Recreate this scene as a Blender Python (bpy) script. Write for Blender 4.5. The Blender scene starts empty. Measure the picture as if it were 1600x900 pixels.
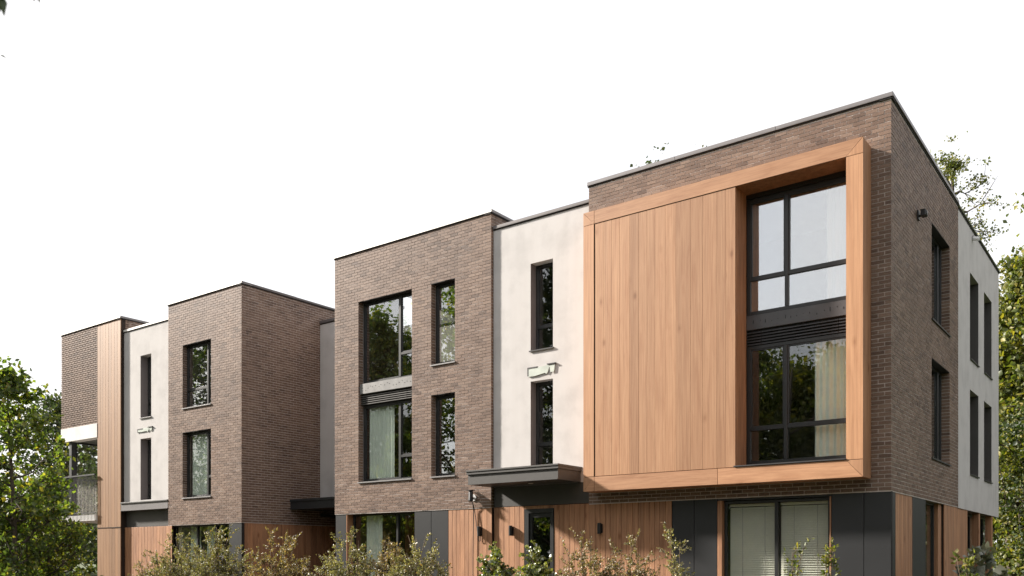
import bpy, math, random
import numpy as np
from mathutils import Vector
random.seed(7)
sc = bpy.context.scene
COL = sc.collection
R = math.radians

# ------------------------------------------------------------------ camera
YAW = 53.165
cam_d = bpy.data.cameras.new('camera')
cam = bpy.data.objects.new('camera', cam_d)
COL.objects.link(cam)
cam.location = (4.117, -16.907, 1.6)
cam.rotation_euler = (R(90), 0, R(90 - YAW))
cam_d.sensor_width = 36.0
cam_d.lens = 36.0 * 1385.75 / 1600.0
cam_d.shift_y = (875 - 450) / 1600.0
cam_d.clip_start = 0.05
cam_d.clip_end = 3000
cam_d.dof.use_dof = True
cam_d.dof.focus_distance = 22.0
cam_d.dof.aperture_fstop = 2.0
sc.camera = cam

# ------------------------------------------------------------------ light
SUN_EL, SUN_AZ = 28.5, 73.5          # azimuth measured from the facade normal towards the left
to_sun = Vector((-math.sin(R(SUN_AZ)) * math.cos(R(SUN_EL)), -math.cos(R(SUN_AZ)) * math.cos(R(SUN_EL)), math.sin(R(SUN_EL))))
w = bpy.data.worlds.new('World')
sc.world = w
w.use_nodes = True
nt = w.node_tree
bg = nt.nodes['Background']
sky = nt.nodes.new('ShaderNodeTexSky')
sky.sky_type = 'NISHITA'
sky.sun_disc = False
sky.sun_elevation = R(SUN_EL)
sky.sun_rotation = R(180 + SUN_AZ)
sky.dust_density = 2.0
tc = nt.nodes.new('ShaderNodeTexCoord')
cl = nt.nodes.new('ShaderNodeTexNoise')
cl.inputs['Scale'].default_value = 4.5
cl.inputs['Detail'].default_value = 5
cr = nt.nodes.new('ShaderNodeMapRange')
cr.inputs['From Min'].default_value = 0.35
cr.inputs['From Max'].default_value = 0.65
cr.inputs['To Min'].default_value = 0.80
cr.inputs['To Max'].default_value = 0.96
mx = nt.nodes.new('ShaderNodeMix')
mx.data_type = 'RGBA'
mx.inputs['B'].default_value = (4.85, 4.75, 4.72, 1)      # thin white cloud over the whole sky
nt.links.new(tc.outputs['Generated'], cl.inputs['Vector'])
nt.links.new(cl.outputs['Fac'], cr.inputs['Value'])
nt.links.new(cr.outputs['Result'], mx.inputs['Factor'])
nt.links.new(sky.outputs['Color'], mx.inputs['A'])
nt.links.new(mx.outputs['Result'], bg.inputs['Color'])
bg.inputs['Strength'].default_value = 0.10

sun_d = bpy.data.lights.new('sun', 'SUN')
sun_d.energy = 5.0
sun_d.angle = R(3.5)
sun_d.color = (1.0, 0.93, 0.84)
sun = bpy.data.objects.new('sun', sun_d)
COL.objects.link(sun)
sun.rotation_euler = to_sun.to_track_quat('Z', 'Y').to_euler()
sun.location = (-20, -20, 30)

sc.view_settings.view_transform = 'Standard'
sc.view_settings.look = 'None'
sc.view_settings.exposure = 1.4
sc.view_settings.gamma = 1.0
sc.view_settings.use_curve_mapping = False
sc.cycles.use_denoising = True
sc.cycles.max_bounces = 7
sc.cycles.diffuse_bounces = 3
sc.cycles.glossy_bounces = 4
sc.cycles.transmission_bounces = 6
sc.cycles.transparent_max_bounces = 12
sc.cycles.caustics_reflective = False
sc.cycles.caustics_refractive = False

# ------------------------------------------------------------------ materials
def new_mat(name):
    m = bpy.data.materials.new(name)
    m.use_nodes = True
    return m, m.node_tree, m.node_tree.nodes['Principled BSDF']

def node(nt, t, **kw):
    n = nt.nodes.new(t)
    for k, v in kw.items():
        if k in n.inputs.keys():
            n.inputs[k].default_value = v
        else:
            setattr(n, k, v)
    return n

def ramp(nt, stops):
    r = nt.nodes.new('ShaderNodeValToRGB')
    e = r.color_ramp.elements
    while len(e) > 1:
        e.remove(e[-1])
    e[0].position, e[0].color = stops[0][0], (*stops[0][1], 1)
    for p, c in stops[1:]:
        k = e.new(p)
        k.color = (*c, 1)
    return r

def mixc(nt, a, b, fac, mode='MIX'):
    m = nt.nodes.new('ShaderNodeMix')
    m.data_type = 'RGBA'
    m.blend_type = mode
    for key, v in (('A', a), ('B', b), ('Factor', fac)):
        if hasattr(v, 'is_output'):
            nt.links.new(v, m.inputs[key])
        elif key == 'Factor':
            m.inputs[key].default_value = v
        else:
            m.inputs[key].default_value = (*v, 1)
    return m.outputs['Result']

def bump(nt, p, h, strength, dist=0.01):
    b = node(nt, 'ShaderNodeBump', Strength=strength, Distance=dist)
    nt.links.new(h, b.inputs['Height'])
    nt.links.new(b.outputs['Normal'], p.inputs['Normal'])

def wpos(nt, scale=(1, 1, 1)):
    g = nt.nodes.new('ShaderNodeNewGeometry')
    m = node(nt, 'ShaderNodeMapping')
    m.inputs['Scale'].default_value = scale
    nt.links.new(g.outputs['Position'], m.inputs['Vector'])
    return m.outputs['Vector']

def brick_mat(name, single, dark=1.0):
    m, nt, p = new_mat(name)
    if single:
        src = node(nt, 'ShaderNodeObjectInfo').outputs['Random']
    else:
        src = node(nt, 'ShaderNodeNewGeometry').outputs['Random Per Island']
    d = dark
    rp = ramp(nt, [(0.0, (.132*d, .092*d, .075*d)), (0.10, (.168*d, .116*d, .092*d)), (0.35, (.196*d, .135*d, .106*d)), (0.65, (.214*d, .148*d, .116*d)), (0.9, (.232*d, .164*d, .129*d)), (1.0, (.258*d, .187*d, .150*d))])
    nt.links.new(src, rp.inputs['Fac'])
    n = node(nt, 'ShaderNodeTexNoise', Scale=38.0, Detail=4.0)
    nt.links.new(wpos(nt), n.inputs['Vector'])
    n2 = node(nt, 'ShaderNodeTexNoise', Scale=.9, Detail=3.0)
    nt.links.new(wpos(nt), n2.inputs['Vector'])
    r1 = ramp(nt, [(.3, (.78, .78, .78)), (.7, (1.16, 1.15, 1.14))])
    nt.links.new(n.outputs['Fac'], r1.inputs['Fac'])
    r2 = ramp(nt, [(.3, (.86, .86, .87)), (.7, (1.10, 1.09, 1.07))])
    nt.links.new(n2.outputs['Fac'], r2.inputs['Fac'])
    c = mixc(nt, rp.outputs['Color'], r1.outputs['Color'], 1.0, 'MULTIPLY')
    c = mixc(nt, c, r2.outputs['Color'], 1.0, 'MULTIPLY')
    nt.links.new(c, p.inputs['Base Color'])
    p.inputs['Roughness'].default_value = .56
    p.inputs['Specular IOR Level'].default_value = .12
    n3 = node(nt, 'ShaderNodeTexNoise', Scale=55.0, Detail=5.0)
    nt.links.new(wpos(nt), n3.inputs['Vector'])
    bump(nt, p, n3.outputs['Fac'], .45, .006)
    return m

def plain(name, col, rough=.5, metal=0.0, var=.12, nscale=3.0, spec=.5, stretch=(1, 1, 1), bmp=0.0):
    m, nt, p = new_mat(name)
    n = node(nt, 'ShaderNodeTexNoise', Scale=nscale, Detail=5.0)
    nt.links.new(wpos(nt, stretch), n.inputs['Vector'])
    a = tuple(x * (1 - var) for x in col)
    b = tuple(min(1, x * (1 + var)) for x in col)
    r = ramp(nt, [(.3, a), (.7, b)])
    nt.links.new(n.outputs['Fac'], r.inputs['Fac'])
    nt.links.new(r.outputs['Color'], p.inputs['Base Color'])
    p.inputs['Roughness'].default_value = rough
    p.inputs['Metallic'].default_value = metal
    p.inputs['Specular IOR Level'].default_value = spec
    if bmp:
        bump(nt, p, n.outputs['Fac'], bmp)
    return m

def wood_mat(name, light, dark, horiz=False, knots=True, rough=.55, contrast=1.0):
    m, nt, p = new_mat(name)
    oi = node(nt, 'ShaderNodeObjectInfo')
    g = node(nt, 'ShaderNodeNewGeometry')
    off = node(nt, 'ShaderNodeVectorMath', operation='SCALE')
    comb = node(nt, 'ShaderNodeCombineXYZ')
    for i in range(3):
        nt.links.new(oi.outputs['Random'], comb.inputs[i])
    nt.links.new(comb.outputs[0], off.inputs[0])
    off.inputs['Scale'].default_value = 37.0
    add = node(nt, 'ShaderNodeVectorMath', operation='ADD')
    nt.links.new(g.outputs['Position'], add.inputs[0])
    nt.links.new(off.outputs[0], add.inputs[1])
    def mapped(sc_):
        mp = node(nt, 'ShaderNodeMapping')
        mp.inputs['Scale'].default_value = sc_
        nt.links.new(add.outputs[0], mp.inputs['Vector'])
        return mp.outputs['Vector']
    L, S = .55, 1.0
    s1 = (L, S, S) if horiz else (S, S, L * .5)
    grain = node(nt, 'ShaderNodeTexNoise', Scale=9.0, Detail=6.0, Roughness=.62, Distortion=.6)
    nt.links.new(mapped(tuple(x * (1 if x == 1 else .35) for x in s1)), grain.inputs['Vector'])
    fine = node(nt, 'ShaderNodeTexNoise', Scale=46.0, Detail=4.0)
    nt.links.new(mapped(tuple(x * (1 if x == 1 else .06) for x in s1)), fine.inputs['Vector'])
    k = contrast
    rp = ramp(nt, [(.22, dark), (.45, tuple((a * (1 - .35 * k) + b * .35 * k) for a, b in zip(light, dark))), (.62, light), (.85, tuple(min(1, x * 1.08) for x in light))])
    nt.links.new(grain.outputs['Fac'], rp.inputs['Fac'])
    rf = ramp(nt, [(.32, (.80, .76, .73)), (.62, (1.07, 1.06, 1.05))])
    nt.links.new(fine.outputs['Fac'], rf.inputs['Fac'])
    c = mixc(nt, rp.outputs['Color'], rf.outputs['Color'], .8, 'MULTIPLY')
    if knots:
        v = node(nt, 'ShaderNodeTexVoronoi', Scale=2.3)
        nt.links.new(mapped((.55, 1, 1) if horiz else (1, 1, .5)), v.inputs['Vector'])
        kr = ramp(nt, [(0.0, (.40, .30, .24)), (.06, (.60, .50, .43)), (.10, (.86, .82, .78)), (.17, (1, 1, 1))])
        nt.links.new(v.outputs['Distance'], kr.inputs['Fac'])
        c = mixc(nt, c, kr.outputs['Color'], .75, 'MULTIPLY')
    rr = ramp(nt, [(0, (.84, .83, .82)), (.5, (1, 1, 1)), (1, (1.09, 1.07, 1.04))])
    nt.links.new(oi.outputs['Random'], rr.inputs['Fac'])
    c = mixc(nt, c, rr.outputs['Color'], 1.0, 'MULTIPLY')
    nt.links.new(c, p.inputs['Base Color'])
    p.inputs['Roughness'].default_value = rough
    p.inputs['Specular IOR Level'].default_value = .35
    bump(nt, p, fine.outputs['Fac'], .25, .004)
    return m

def stucco_mat(name, col):
    m, nt, p = new_mat(name)
    n = node(nt, 'ShaderNodeTexNoise', Scale=1.6, Detail=6.0, Roughness=.6)
    nt.links.new(wpos(nt), n.inputs['Vector'])
    st = node(nt, 'ShaderNodeTexNoise', Scale=3.0, Detail=4.0)
    nt.links.new(wpos(nt, (1.6, 1.6, .12)), st.inputs['Vector'])
    r = ramp(nt, [(.3, tuple(x * .87 for x in col)), (.52, col), (.75, tuple(min(1, x * 1.04) for x in col))])
    nt.links.new(n.outputs['Fac'], r.inputs['Fac'])
    r2 = ramp(nt, [(.25, (.95, .945, .94)), (.6, (1, 1, 1))])
    nt.links.new(st.outputs['Fac'], r2.inputs['Fac'])
    nt.links.new(mixc(nt, r.outputs['Color'], r2.outputs['Color'], .8, 'MULTIPLY'), p.inputs['Base Color'])
    p.inputs['Roughness'].default_value = .95
    p.inputs['Specular IOR Level'].default_value = .1
    f = node(nt, 'ShaderNodeTexNoise', Scale=90.0, Detail=3.0)
    nt.links.new(wpos(nt), f.inputs['Vector'])
    bump(nt, p, f.outputs['Fac'], .25, .004)
    return m

def glass_mat(name, refl=.09, tint=(.975, .99, .98)):
    m = bpy.data.materials.new(name)
    m.use_nodes = True
    nt = m.node_tree
    nt.nodes.clear()
    out = node(nt, 'ShaderNodeOutputMaterial')
    tr = node(nt, 'ShaderNodeBsdfTransparent')
    tr.inputs['Color'].default_value = (*tint, 1)
    gl = node(nt, 'ShaderNodeBsdfGlossy')
    gl.inputs['Roughness'].default_value = .008
    gl.inputs['Color'].default_value = (.97, .985, 1, 1)
    n = node(nt, 'ShaderNodeTexNoise', Scale=1.4, Detail=1.0)
    nt.links.new(wpos(nt), n.inputs['Vector'])
    b = node(nt, 'ShaderNodeBump', Strength=.03, Distance=.02)
    nt.links.new(n.outputs['Fac'], b.inputs['Height'])
    nt.links.new(b.outputs['Normal'], gl.inputs['Normal'])
    lw = node(nt, 'ShaderNodeLayerWeight', Blend=.5)
    pw = node(nt, 'ShaderNodeMath', operation='POWER')
    nt.links.new(lw.outputs['Facing'], pw.inputs[0])
    pw.inputs[1].default_value = 4.5
    mr = node(nt, 'ShaderNodeMapRange')
    mr.inputs['To Min'].default_value = refl
    mr.inputs['To Max'].default_value = 1.0
    nt.links.new(pw.outputs[0], mr.inputs['Value'])
    ms = node(nt, 'ShaderNodeMixShader')
    nt.links.new(mr.outputs[0], ms.inputs[0])
    nt.links.new(tr.outputs[0], ms.inputs[1])
    nt.links.new(gl.outputs[0], ms.inputs[2])
    nt.links.new(ms.outputs[0], out.inputs['Surface'])
    return m

def leaf_mat(name, stops, trans=.35, gloss=.045, rough=.55):
    m = bpy.data.materials.new(name)
    m.use_nodes = True
    nt = m.node_tree
    nt.nodes.clear()
    out = node(nt, 'ShaderNodeOutputMaterial')
    g = node(nt, 'ShaderNodeNewGeometry')
    rp = ramp(nt, stops)
    nt.links.new(g.outputs['Random Per Island'], rp.inputs['Fac'])
    d = node(nt, 'ShaderNodeBsdfDiffuse')
    t = node(nt, 'ShaderNodeBsdfTranslucent')
    gl = node(nt, 'ShaderNodeBsdfGlossy')
    gl.inputs['Roughness'].default_value = rough
    nt.links.new(rp.outputs['Color'], d.inputs['Color'])
    tcol = mixc(nt, rp.outputs['Color'], (1.25, 1.35, .55), 1.0, 'MULTIPLY')
    nt.links.new(tcol, t.inputs['Color'])
    m1 = node(nt, 'ShaderNodeMixShader')
    m1.inputs[0].default_value = trans
    nt.links.new(d.outputs[0], m1.inputs[1])
    nt.links.new(t.outputs[0], m1.inputs[2])
    m2 = node(nt, 'ShaderNodeMixShader')
    m2.inputs[0].default_value = gloss
    nt.links.new(m1.outputs[0], m2.inputs[1])
    nt.links.new(gl.outputs[0], m2.inputs[2])
    nt.links.new(m2.outputs[0], out.inputs['Surface'])
    return m

M = {}
M['brick1'] = brick_mat('brick_single', True)
M['brickn'] = brick_mat('brick_mass', False)
M['mortar'] = plain('mortar', (.60, .535, .50), .95, nscale=6, var=.18, spec=.1, bmp=.2)
M['stucco'] = stucco_mat('stucco', (.58, .558, .548))
M['band'] = stucco_mat('white_render', (.78, .76, .74))
M['oak_v'] = wood_mat('oak_boards', (.425, .240, .135), (.325, .160, .082))
M['oak_h'] = wood_mat('oak_boards_level', (.41, .240, .138), (.30, .155, .08), horiz=True)
M['frame_v'] = wood_mat('frame_oak', (.475, .265, .150), (.36, .18, .095))
M['frame_h'] = wood_mat('frame_oak_level', (.475, .262, .148), (.35, .172, .09), horiz=True)
M['cedar'] = wood_mat('cedar_boards', (.47, .25, .14), (.23, .112, .062), knots=True, contrast=1.2)
M['pale_cedar'] = wood_mat('pale_cedar_boards', (.32, .186, .100), (.24, .130, .068), knots=False)
M['wooddark'] = plain('board_gap', (.03, .018, .012), .9)
M['graphite'] = plain('graphite_frame', (.024, .025, .026), .38, spec=.5)
M['panel'] = plain('anthracite_panel', (.029, .030, .032), .42, var=.10, nscale=.8, spec=.4)
M['canopy'] = plain('canopy_metal', (.066, .062, .059), .5, var=.08)
M['canopy_dark'] = plain('dark_canopy_metal', (.022, .024, .027), .5, var=.1)
M['coping_sunlit'] = plain('sunlit_coping_metal', (.78, .76, .73), .45, metal=.15, var=.05)  # paler copy for sunlit fronts, sun glare put into the colour
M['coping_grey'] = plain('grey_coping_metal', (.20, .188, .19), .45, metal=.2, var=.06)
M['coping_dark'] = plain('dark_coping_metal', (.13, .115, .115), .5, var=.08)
M['coping_green'] = plain('mossy_coping', (.075, .085, .035), .85, nscale=5, var=.4)
M['shade_backing'] = plain('dark_shade_backing', (.018, .015, .014), .7)  # near-black for backings, screws and painted shade strips
M['sill'] = plain('sill_metal', (.28, .27, .27), .4, metal=.3, var=.05)
M['sill_dark'] = plain('dark_sill_metal', (.045, .043, .043), .45)
M['spandrel'] = plain('pale_spandrel', (.18, .175, .17), .5, nscale=5, var=.22)
M['louvre'] = plain('louvre_metal', (.11, .105, .10), .4, metal=.3)
M['louvre_dark'] = plain('dark_louvre_metal', (.055, .055, .058), .35, metal=.3)
M['spandrel_dark'] = plain('dark_spandrel', (.085, .085, .09), .4, nscale=4)
M['glass'] = glass_mat('window_glass')
M['glass_hi'] = glass_mat('coated_glass', .36)
M['glass_lo'] = glass_mat('clear_glass', .05, (.985, .99, .985))
M['glass_mid'] = glass_mat('upper_glass', .22)
M['curtain'] = plain('curtain_cloth', (.80, .86, .78), .9, var=.05, nscale=2)
M['blind'] = plain('blind_slats', (.78, .78, .66), .7, var=.05, nscale=2)
M['room'] = plain('room_plaster', (.22, .21, .19), .9)
M['roof'] = plain('roof_felt', (.10, .10, .10), .9)
M['black'] = plain('black_plastic', (.012, .012, .013), .45)
M['white'] = plain('white_plastic', (.7, .7, .7), .4)
M['torn'] = plain('pale_green_sheet', (.56, .60, .55), .25, nscale=5, var=.12)
M['bark'] = plain('bark', (.075, .058, .045), .95, nscale=14, var=.4, stretch=(1, 1, .25), bmp=.5)
M['stem'] = plain('stem_bark', (.13, .09, .055), .9, nscale=14, var=.3)
M['ceramic'] = plain('glazed_pot', (.3, .28, .26), .3)

# ------------------------------------------------------------------ object helpers
WL = {}
def tag(o, label=None, cat=None, group=None, kind=None):
    if label: o['label'] = label
    if cat: o['category'] = cat
    if group: o['group'] = group
    if kind: o['kind'] = kind
    return o

def thing(name, loc, label, cat, group=None):
    o = bpy.data.objects.new(name, None)
    COL.objects.link(o)
    o.empty_display_size = .3
    o.location = loc
    WL[o] = Vector(loc)
    return tag(o, label, cat, group)

MESH_CACHE = {}
def obj(name, verts, faces, mat, parent=None, smooth=False, cache=None, **kw):
    v = np.asarray(verts, dtype=np.float64)
    c = (v.min(0) + v.max(0)) / 2
    key = None
    if cache is not None:
        key = (cache, mat.name) + tuple(np.round(v.max(0) - v.min(0), 3))
    me = MESH_CACHE.get(key) if key else None
    if me is None:
        me = bpy.data.meshes.new(name)
        me.from_pydata((v - c).tolist(), [], faces)
        me.materials.append(mat)
        if smooth:
            me.polygons.foreach_set('use_smooth', [True] * len(me.polygons))
        me.update()
        if key: MESH_CACHE[key] = me
    o = bpy.data.objects.new(name, me)
    COL.objects.link(o)
    c = Vector(c)
    WL[o] = c
    if parent is not None:
        o.parent = parent
        o.location = c - WL[parent]
    else:
        o.location = c
    return tag(o, **kw)

class MB:
    def __init__(s):
        s.v, s.f = [], []
    def add(s, v, f):
        n = len(s.v)
        s.v += [tuple(x) for x in v]
        s.f += [tuple(i + n for i in q) for q in f]
    def box(s, fr, u0, u1, v0, v1, w0, w1, ch=0.0):
        """box in wall coordinates, w outwards; ch chamfers the outer face"""
        if ch:
            P = [(u0, v0, w0), (u1, v0, w0), (u1, v1, w0), (u0, v1, w0),
                 (u0, v0, w1 - ch), (u1, v0, w1 - ch), (u1, v1, w1 - ch), (u0, v1, w1 - ch),
                 (u0 + ch, v0 + ch, w1), (u1 - ch, v0 + ch, w1), (u1 - ch, v1 - ch, w1), (u0 + ch, v1 - ch, w1)]
            F = [(3, 2, 1, 0), (0, 1, 5, 4), (1, 2, 6, 5), (2, 3, 7, 6), (3, 0, 4, 7),
                 (4, 5, 9, 8), (5, 6, 10, 9), (6, 7, 11, 10), (7, 4, 8, 11), (8, 9, 10, 11)]
        else:
            P = [(u0, v0, w0), (u1, v0, w0), (u1, v1, w0), (u0, v1, w0), (u0, v0, w1), (u1, v0, w1), (u1, v1, w1), (u0, v1, w1)]
            F = [(3, 2, 1, 0), (0, 1, 5, 4), (1, 2, 6, 5), (2, 3, 7, 6), (3, 0, 4, 7), (4, 5, 6, 7)]
        s.add([fr(*p) for p in P], F)
        return s
    def prism(s, fr, pts, w0, w1):
        n = len(pts)
        P = [fr(a, b, w0) for a, b in pts] + [fr(a, b, w1) for a, b in pts]
        F = [tuple(range(n - 1, -1, -1)), tuple(range(n, 2 * n))] + [(i, (i + 1) % n, n + (i + 1) % n, n + i) for i in range(n)]
        s.add(P, F)
        return s
    def tube(s, pts, radii, n=6):
        pts = [Vector(p) for p in pts]
        rings = []
        for i, p in enumerate(pts):
            d = (pts[min(i + 1, len(pts) - 1)] - pts[max(i - 1, 0)]).normalized()
            a = d.orthogonal().normalized()
            b = d.cross(a)
            if i and rings:
                # keep the ring from twisting
                pa = rings_a - d * rings_a.dot(d)
                if pa.length > 1e-4:
                    a = pa.normalized(); b = d.cross(a)
            rings_a = a
            r = radii[i] if hasattr(radii, '__len__') else radii
            rings.append([p + (a * math.cos(2 * math.pi * k / n) + b * math.sin(2 * math.pi * k / n)) * r for k in range(n)])
        v = [q for rg in rings for q in rg]
        f = []
        for i in range(len(rings) - 1):
            for k in range(n):
                f.append((i * n + k, i * n + (k + 1) % n, (i + 1) * n + (k + 1) % n, (i + 1) * n + k))
        f.append(tuple(range(n - 1, -1, -1)))
        f.append(tuple(len(v) - n + k for k in range(n)))
        s.add(v, f)
        return s
    def obj(s, name, mat, parent=None, **kw):
        return obj(name, s.v, s.f, mat, parent, **kw)

def F(y0):                      # a wall that faces the street: u = x, v = z, w = towards the camera
    return lambda u, v, w: (u, y0 - w, v)
def S(x0):                      # a wall that faces right: u = y, v = z, w = +x
    return lambda u, v, w: (x0 + w, u, v)

def one_box(name, fr, u0, u1, v0, v1, w0, w1, mat, parent, ch=0.0, cache=None, **kw):
    return MB().box(fr, u0, u1, v0, v1, w0, w1, ch).obj(name, mat, parent, cache=cache, **kw)

def slab(fr, u0, u1, v0, v1, openings, w0, w1):
    """wall sheet with openings, built as boxes (openings: u0,u1,v0,v1)"""
    mb = MB()
    us = sorted({u0, u1, *[x for o in openings for x in o[:2] if u0 < x < u1]})
    for a, b in zip(us, us[1:]):
        cuts = sorted((max(v0, o[2]), min(v1, o[3])) for o in openings if o[0] < (a + b) / 2 < o[1])
        z = v0
        for c0, c1 in cuts:
            if c0 > z: mb.box(fr, a, b, z, c0, w0, w1)
            z = max(z, c1)
        if z < v1: mb.box(fr, a, b, z, v1, w0, w1)
    return mb

def bricks(fr, u0, u1, v0, v1, openings, house, wall, tone_m='n', edge=.17, rib=0.0, left_trim=None, right_trim=None, only=None, nsingle=0, pick=None, J=.013):
    """stretcher bond of real bricks in front of a mortar sheet; left_trim/right_trim shift the ends course by course at corners"""
    CH, BL = .075, .225
    mass = MB()
    cand = []
    nc = int(round((v1 - v0) / CH))
    for k in range(nc):
        a = v0 + k * CH
        b = a + CH - J
        e0, e1 = u0, u1
        if left_trim: e0 += left_trim[k % 2]
        if right_trim: e1 -= right_trim[k % 2]
        segs = [(e0, e1)]
        for o in openings:
            if o[2] < b - .012 and o[3] > a + .012:
                ns = []
                for s0, s1 in segs:
                    if o[0] > s0: ns.append((s0, min(s1, o[0])))
                    if o[1] < s1: ns.append((max(s0, o[1]), s1))
                segs = [q for q in ns if q[1] - q[0] > .02]
        off = (k % 2) * BL / 2
        for s0, s1 in segs:
            if only and not only((s0 + s1) / 2, a): continue
            js = []
            i = math.floor((s0 - off) / BL) + 1
            while off + i * BL < s1:
                js.append(off + i * BL); i += 1
            js = [j for j in js if j - s0 > .045 and s1 - j > .045]
            cuts = [s0] + js + [s1]
            for q, (c0, c1) in enumerate(zip(cuts, cuts[1:])):
                x0 = c0 + (J / 2 if q else 0)
                x1 = c1 - (J / 2 if q < len(cuts) - 2 else 0)
                at_end = (q == 0) or (q == len(cuts) - 2)
                pr = random.uniform(-.0015, .003) + (rib if rib and k % 2 else 0)
                dz = random.uniform(-.0015, .0015)
                w0 = -(edge if at_end else .03)
                if only and not only((x0 + x1) / 2, a): continue
                full = abs((x1 - x0) - (BL - J)) < .002 and not at_end
                if full and pick and pick((x0 + x1) / 2, a):
                    cand.append((x0, x1, a + dz, b + dz, w0, pr))
                else:
                    mass.box(fr, x0, x1, a + dz, b + dz, w0, pr)
    if nsingle and len(cand) > nsingle:
        cand.sort(key=lambda c: -pick((c[0] + c[1]) / 2, c[2]))
        for c in cand[nsingle:]:
            mass.box(fr, *c)
        cand = cand[:nsingle]
    for c in cand:
        one_box('brick', fr, c[0], c[1], c[2], c[3], c[4], round(c[5], 3), M['brick1'], wall, cache='brick' + str(wall.name))
    mass.obj('brickwork', M['brickn'], wall, kind='stuff')

def window(fr, u0, u1, v0, v1, depth, house, mull=(), trans=(), sill=None, glass='glass', frame='graphite', fw=.055, sash=True, name='window', label=None):
    """frame + mullions + panes; depth = how far the frame sits behind the wall face. trans: list of (column or None, height)"""
    mb = MB()
    w1, w0 = -depth, -depth - .07
    mb.box(fr, u0, u0 + fw, v0, v1, w0, w1, .004).box(fr, u1 - fw, u1, v0, v1, w0, w1, .004)
    mb.box(fr, u0 + fw, u1 - fw, v0, v0 + fw, w0, w1, .004).box(fr, u0 + fw, u1 - fw, v1 - fw, v1, w0, w1, .004)
    win = mb.obj(name, M[frame], house)
    if label: win['label'] = label
    xs = [u0 + fw] + [x for x in mull] + [u1 - fw]
    hw = .035
    for x in mull:
        one_box('mullion', fr, x - hw, x + hw, v0 + fw, v1 - fw, w0 + .002, w1 + .006, M[frame], win, .004)
    for i in range(len(xs) - 1):
        a = xs[i] + (hw if i else 0)
        b = xs[i + 1] - (hw if i < len(xs) - 2 else 0)
        ts = sorted(h for c, h in trans if c is None or c == i)
        zs = [v0 + fw] + ts + [v1 - fw]
        for h in ts:
            one_box('transom', fr, a, b, h - .032, h + .032, w0 + .004, w1 + .003, M[frame], win, .004)
        for j in range(len(zs) - 1):
            c = zs[j] + (.032 if j else 0)
            d = zs[j + 1] - (.032 if j < len(zs) - 2 else 0)
            s = .0
            if sash and d - c > .9:
                s = .028
                sm = MB()
                sm.box(fr, a, a + s, c, d, w0 + .012, w1 - .012, .003).box(fr, b - s, b, c, d, w0 + .012, w1 - .012, .003)
                sm.box(fr, a + s, b - s, c, c + s, w0 + .012, w1 - .012, .003).box(fr, a + s, b - s, d - s, d, w0 + .012, w1 - .012, .003)
                sm.obj('sash', M[frame], win)
            t = random.uniform(-.002, .002)
            P = [(a + s, c + s), (b - s, c + s), (b - s, d - s), (a + s, d - s)]
            wm = (w0 + w1) / 2
            t2 = random.uniform(-.002, .002)
            wo = [wm + t * sx + t2 * sy for sx, sy in ((-1, -1), (1, -1), (1, 1), (-1, 1))]
            V = [fr(p[0], p[1], q - .004) for p, q in zip(P, wo)] + [fr(p[0], p[1], q + .004) for p, q in zip(P, wo)]
            obj('pane', V, [(3, 2, 1, 0), (4, 5, 6, 7), (0, 1, 5, 4), (1, 2, 6, 5), (2, 3, 7, 6), (3, 0, 4, 7)], M[glass], win)
    if sill:
        sm = MB().box(fr, u0 - .03, u1 + .03, v0 - .026, v0 - .005, -depth - .02, .035, .004)
        sm.box(fr, u0 - .03, u1 + .03, v0 - .036, v0 - .026, .024, .035)
        sm.obj('sill', M[sill], win)
    return win

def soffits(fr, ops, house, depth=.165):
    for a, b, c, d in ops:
        one_box('head_strip', fr, a + .001, b - .001, d - .012, d - .002, -depth, -.004, M['shade_backing'], house)  # near-black lining added to deepen the shade under the opening head

def coping(fr, u0, u1, z, h, mat, house, out=.03, depth=.35):
    n = max(1, int(round((u1 - u0) / 2.0)))
    for i in range(n):
        a = u0 + (u1 - u0) * i / n + (.003 if i else 0)
        b = u0 + (u1 - u0) * (i + 1) / n - (.003 if i < n - 1 else 0)
        dz, do = random.uniform(-.003, .003), random.uniform(-.002, .002)
        c = MB().box(fr, a, b, z + .03, z + h + dz, -depth, out + do, .006)
        c.box(fr, a, b, z + .018, z + .03, -depth, out + do + .006)
        o = c.obj('coping', M[mat], house)
    MB().box(fr, u0 + .004, u1 - .004, z - .012, z + .018, -.2, .012).obj('shade_strip', M['shade_backing'], o)  # dark strip that paints the shadow line under the coping
    return o

def boards(fr, u0, u1, v0, v1, n, mat, house, w0=-.02, w1=.0, gap=.006, jitter=.12, name='cladding_board', back=True):
    if back:
        one_box('board_backing', fr, u0, u1, v0, v1, w0 - .06, w0 + .004, M['wooddark'], house)
    ws = [1 + random.uniform(-jitter, jitter) for _ in range(n)]
    t = sum(ws)
    x = u0
    for q in ws:
        x2 = x + (u1 - u0) * q / t
        one_box(name, fr, x + gap / 2, x2 - gap / 2, v0 + .002, v1 - .002, w0, w1 + random.uniform(-.002, .002), M[mat], house, .003)
        x = x2

def panels(fr, edges, v0, v1, house, mat='panel', w1=0.0):
    one_box('panel_backing', fr, edges[0], edges[-1], v0, v1, w1 - .10, w1 - .02, M['shade_backing'], house)
    for a, b in zip(edges, edges[1:]):
        one_box('cladding_panel', fr, a + .006, b - .006, v0 + .003, v1 - .003, w1 - .02, w1, M[mat], house, .003)

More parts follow.
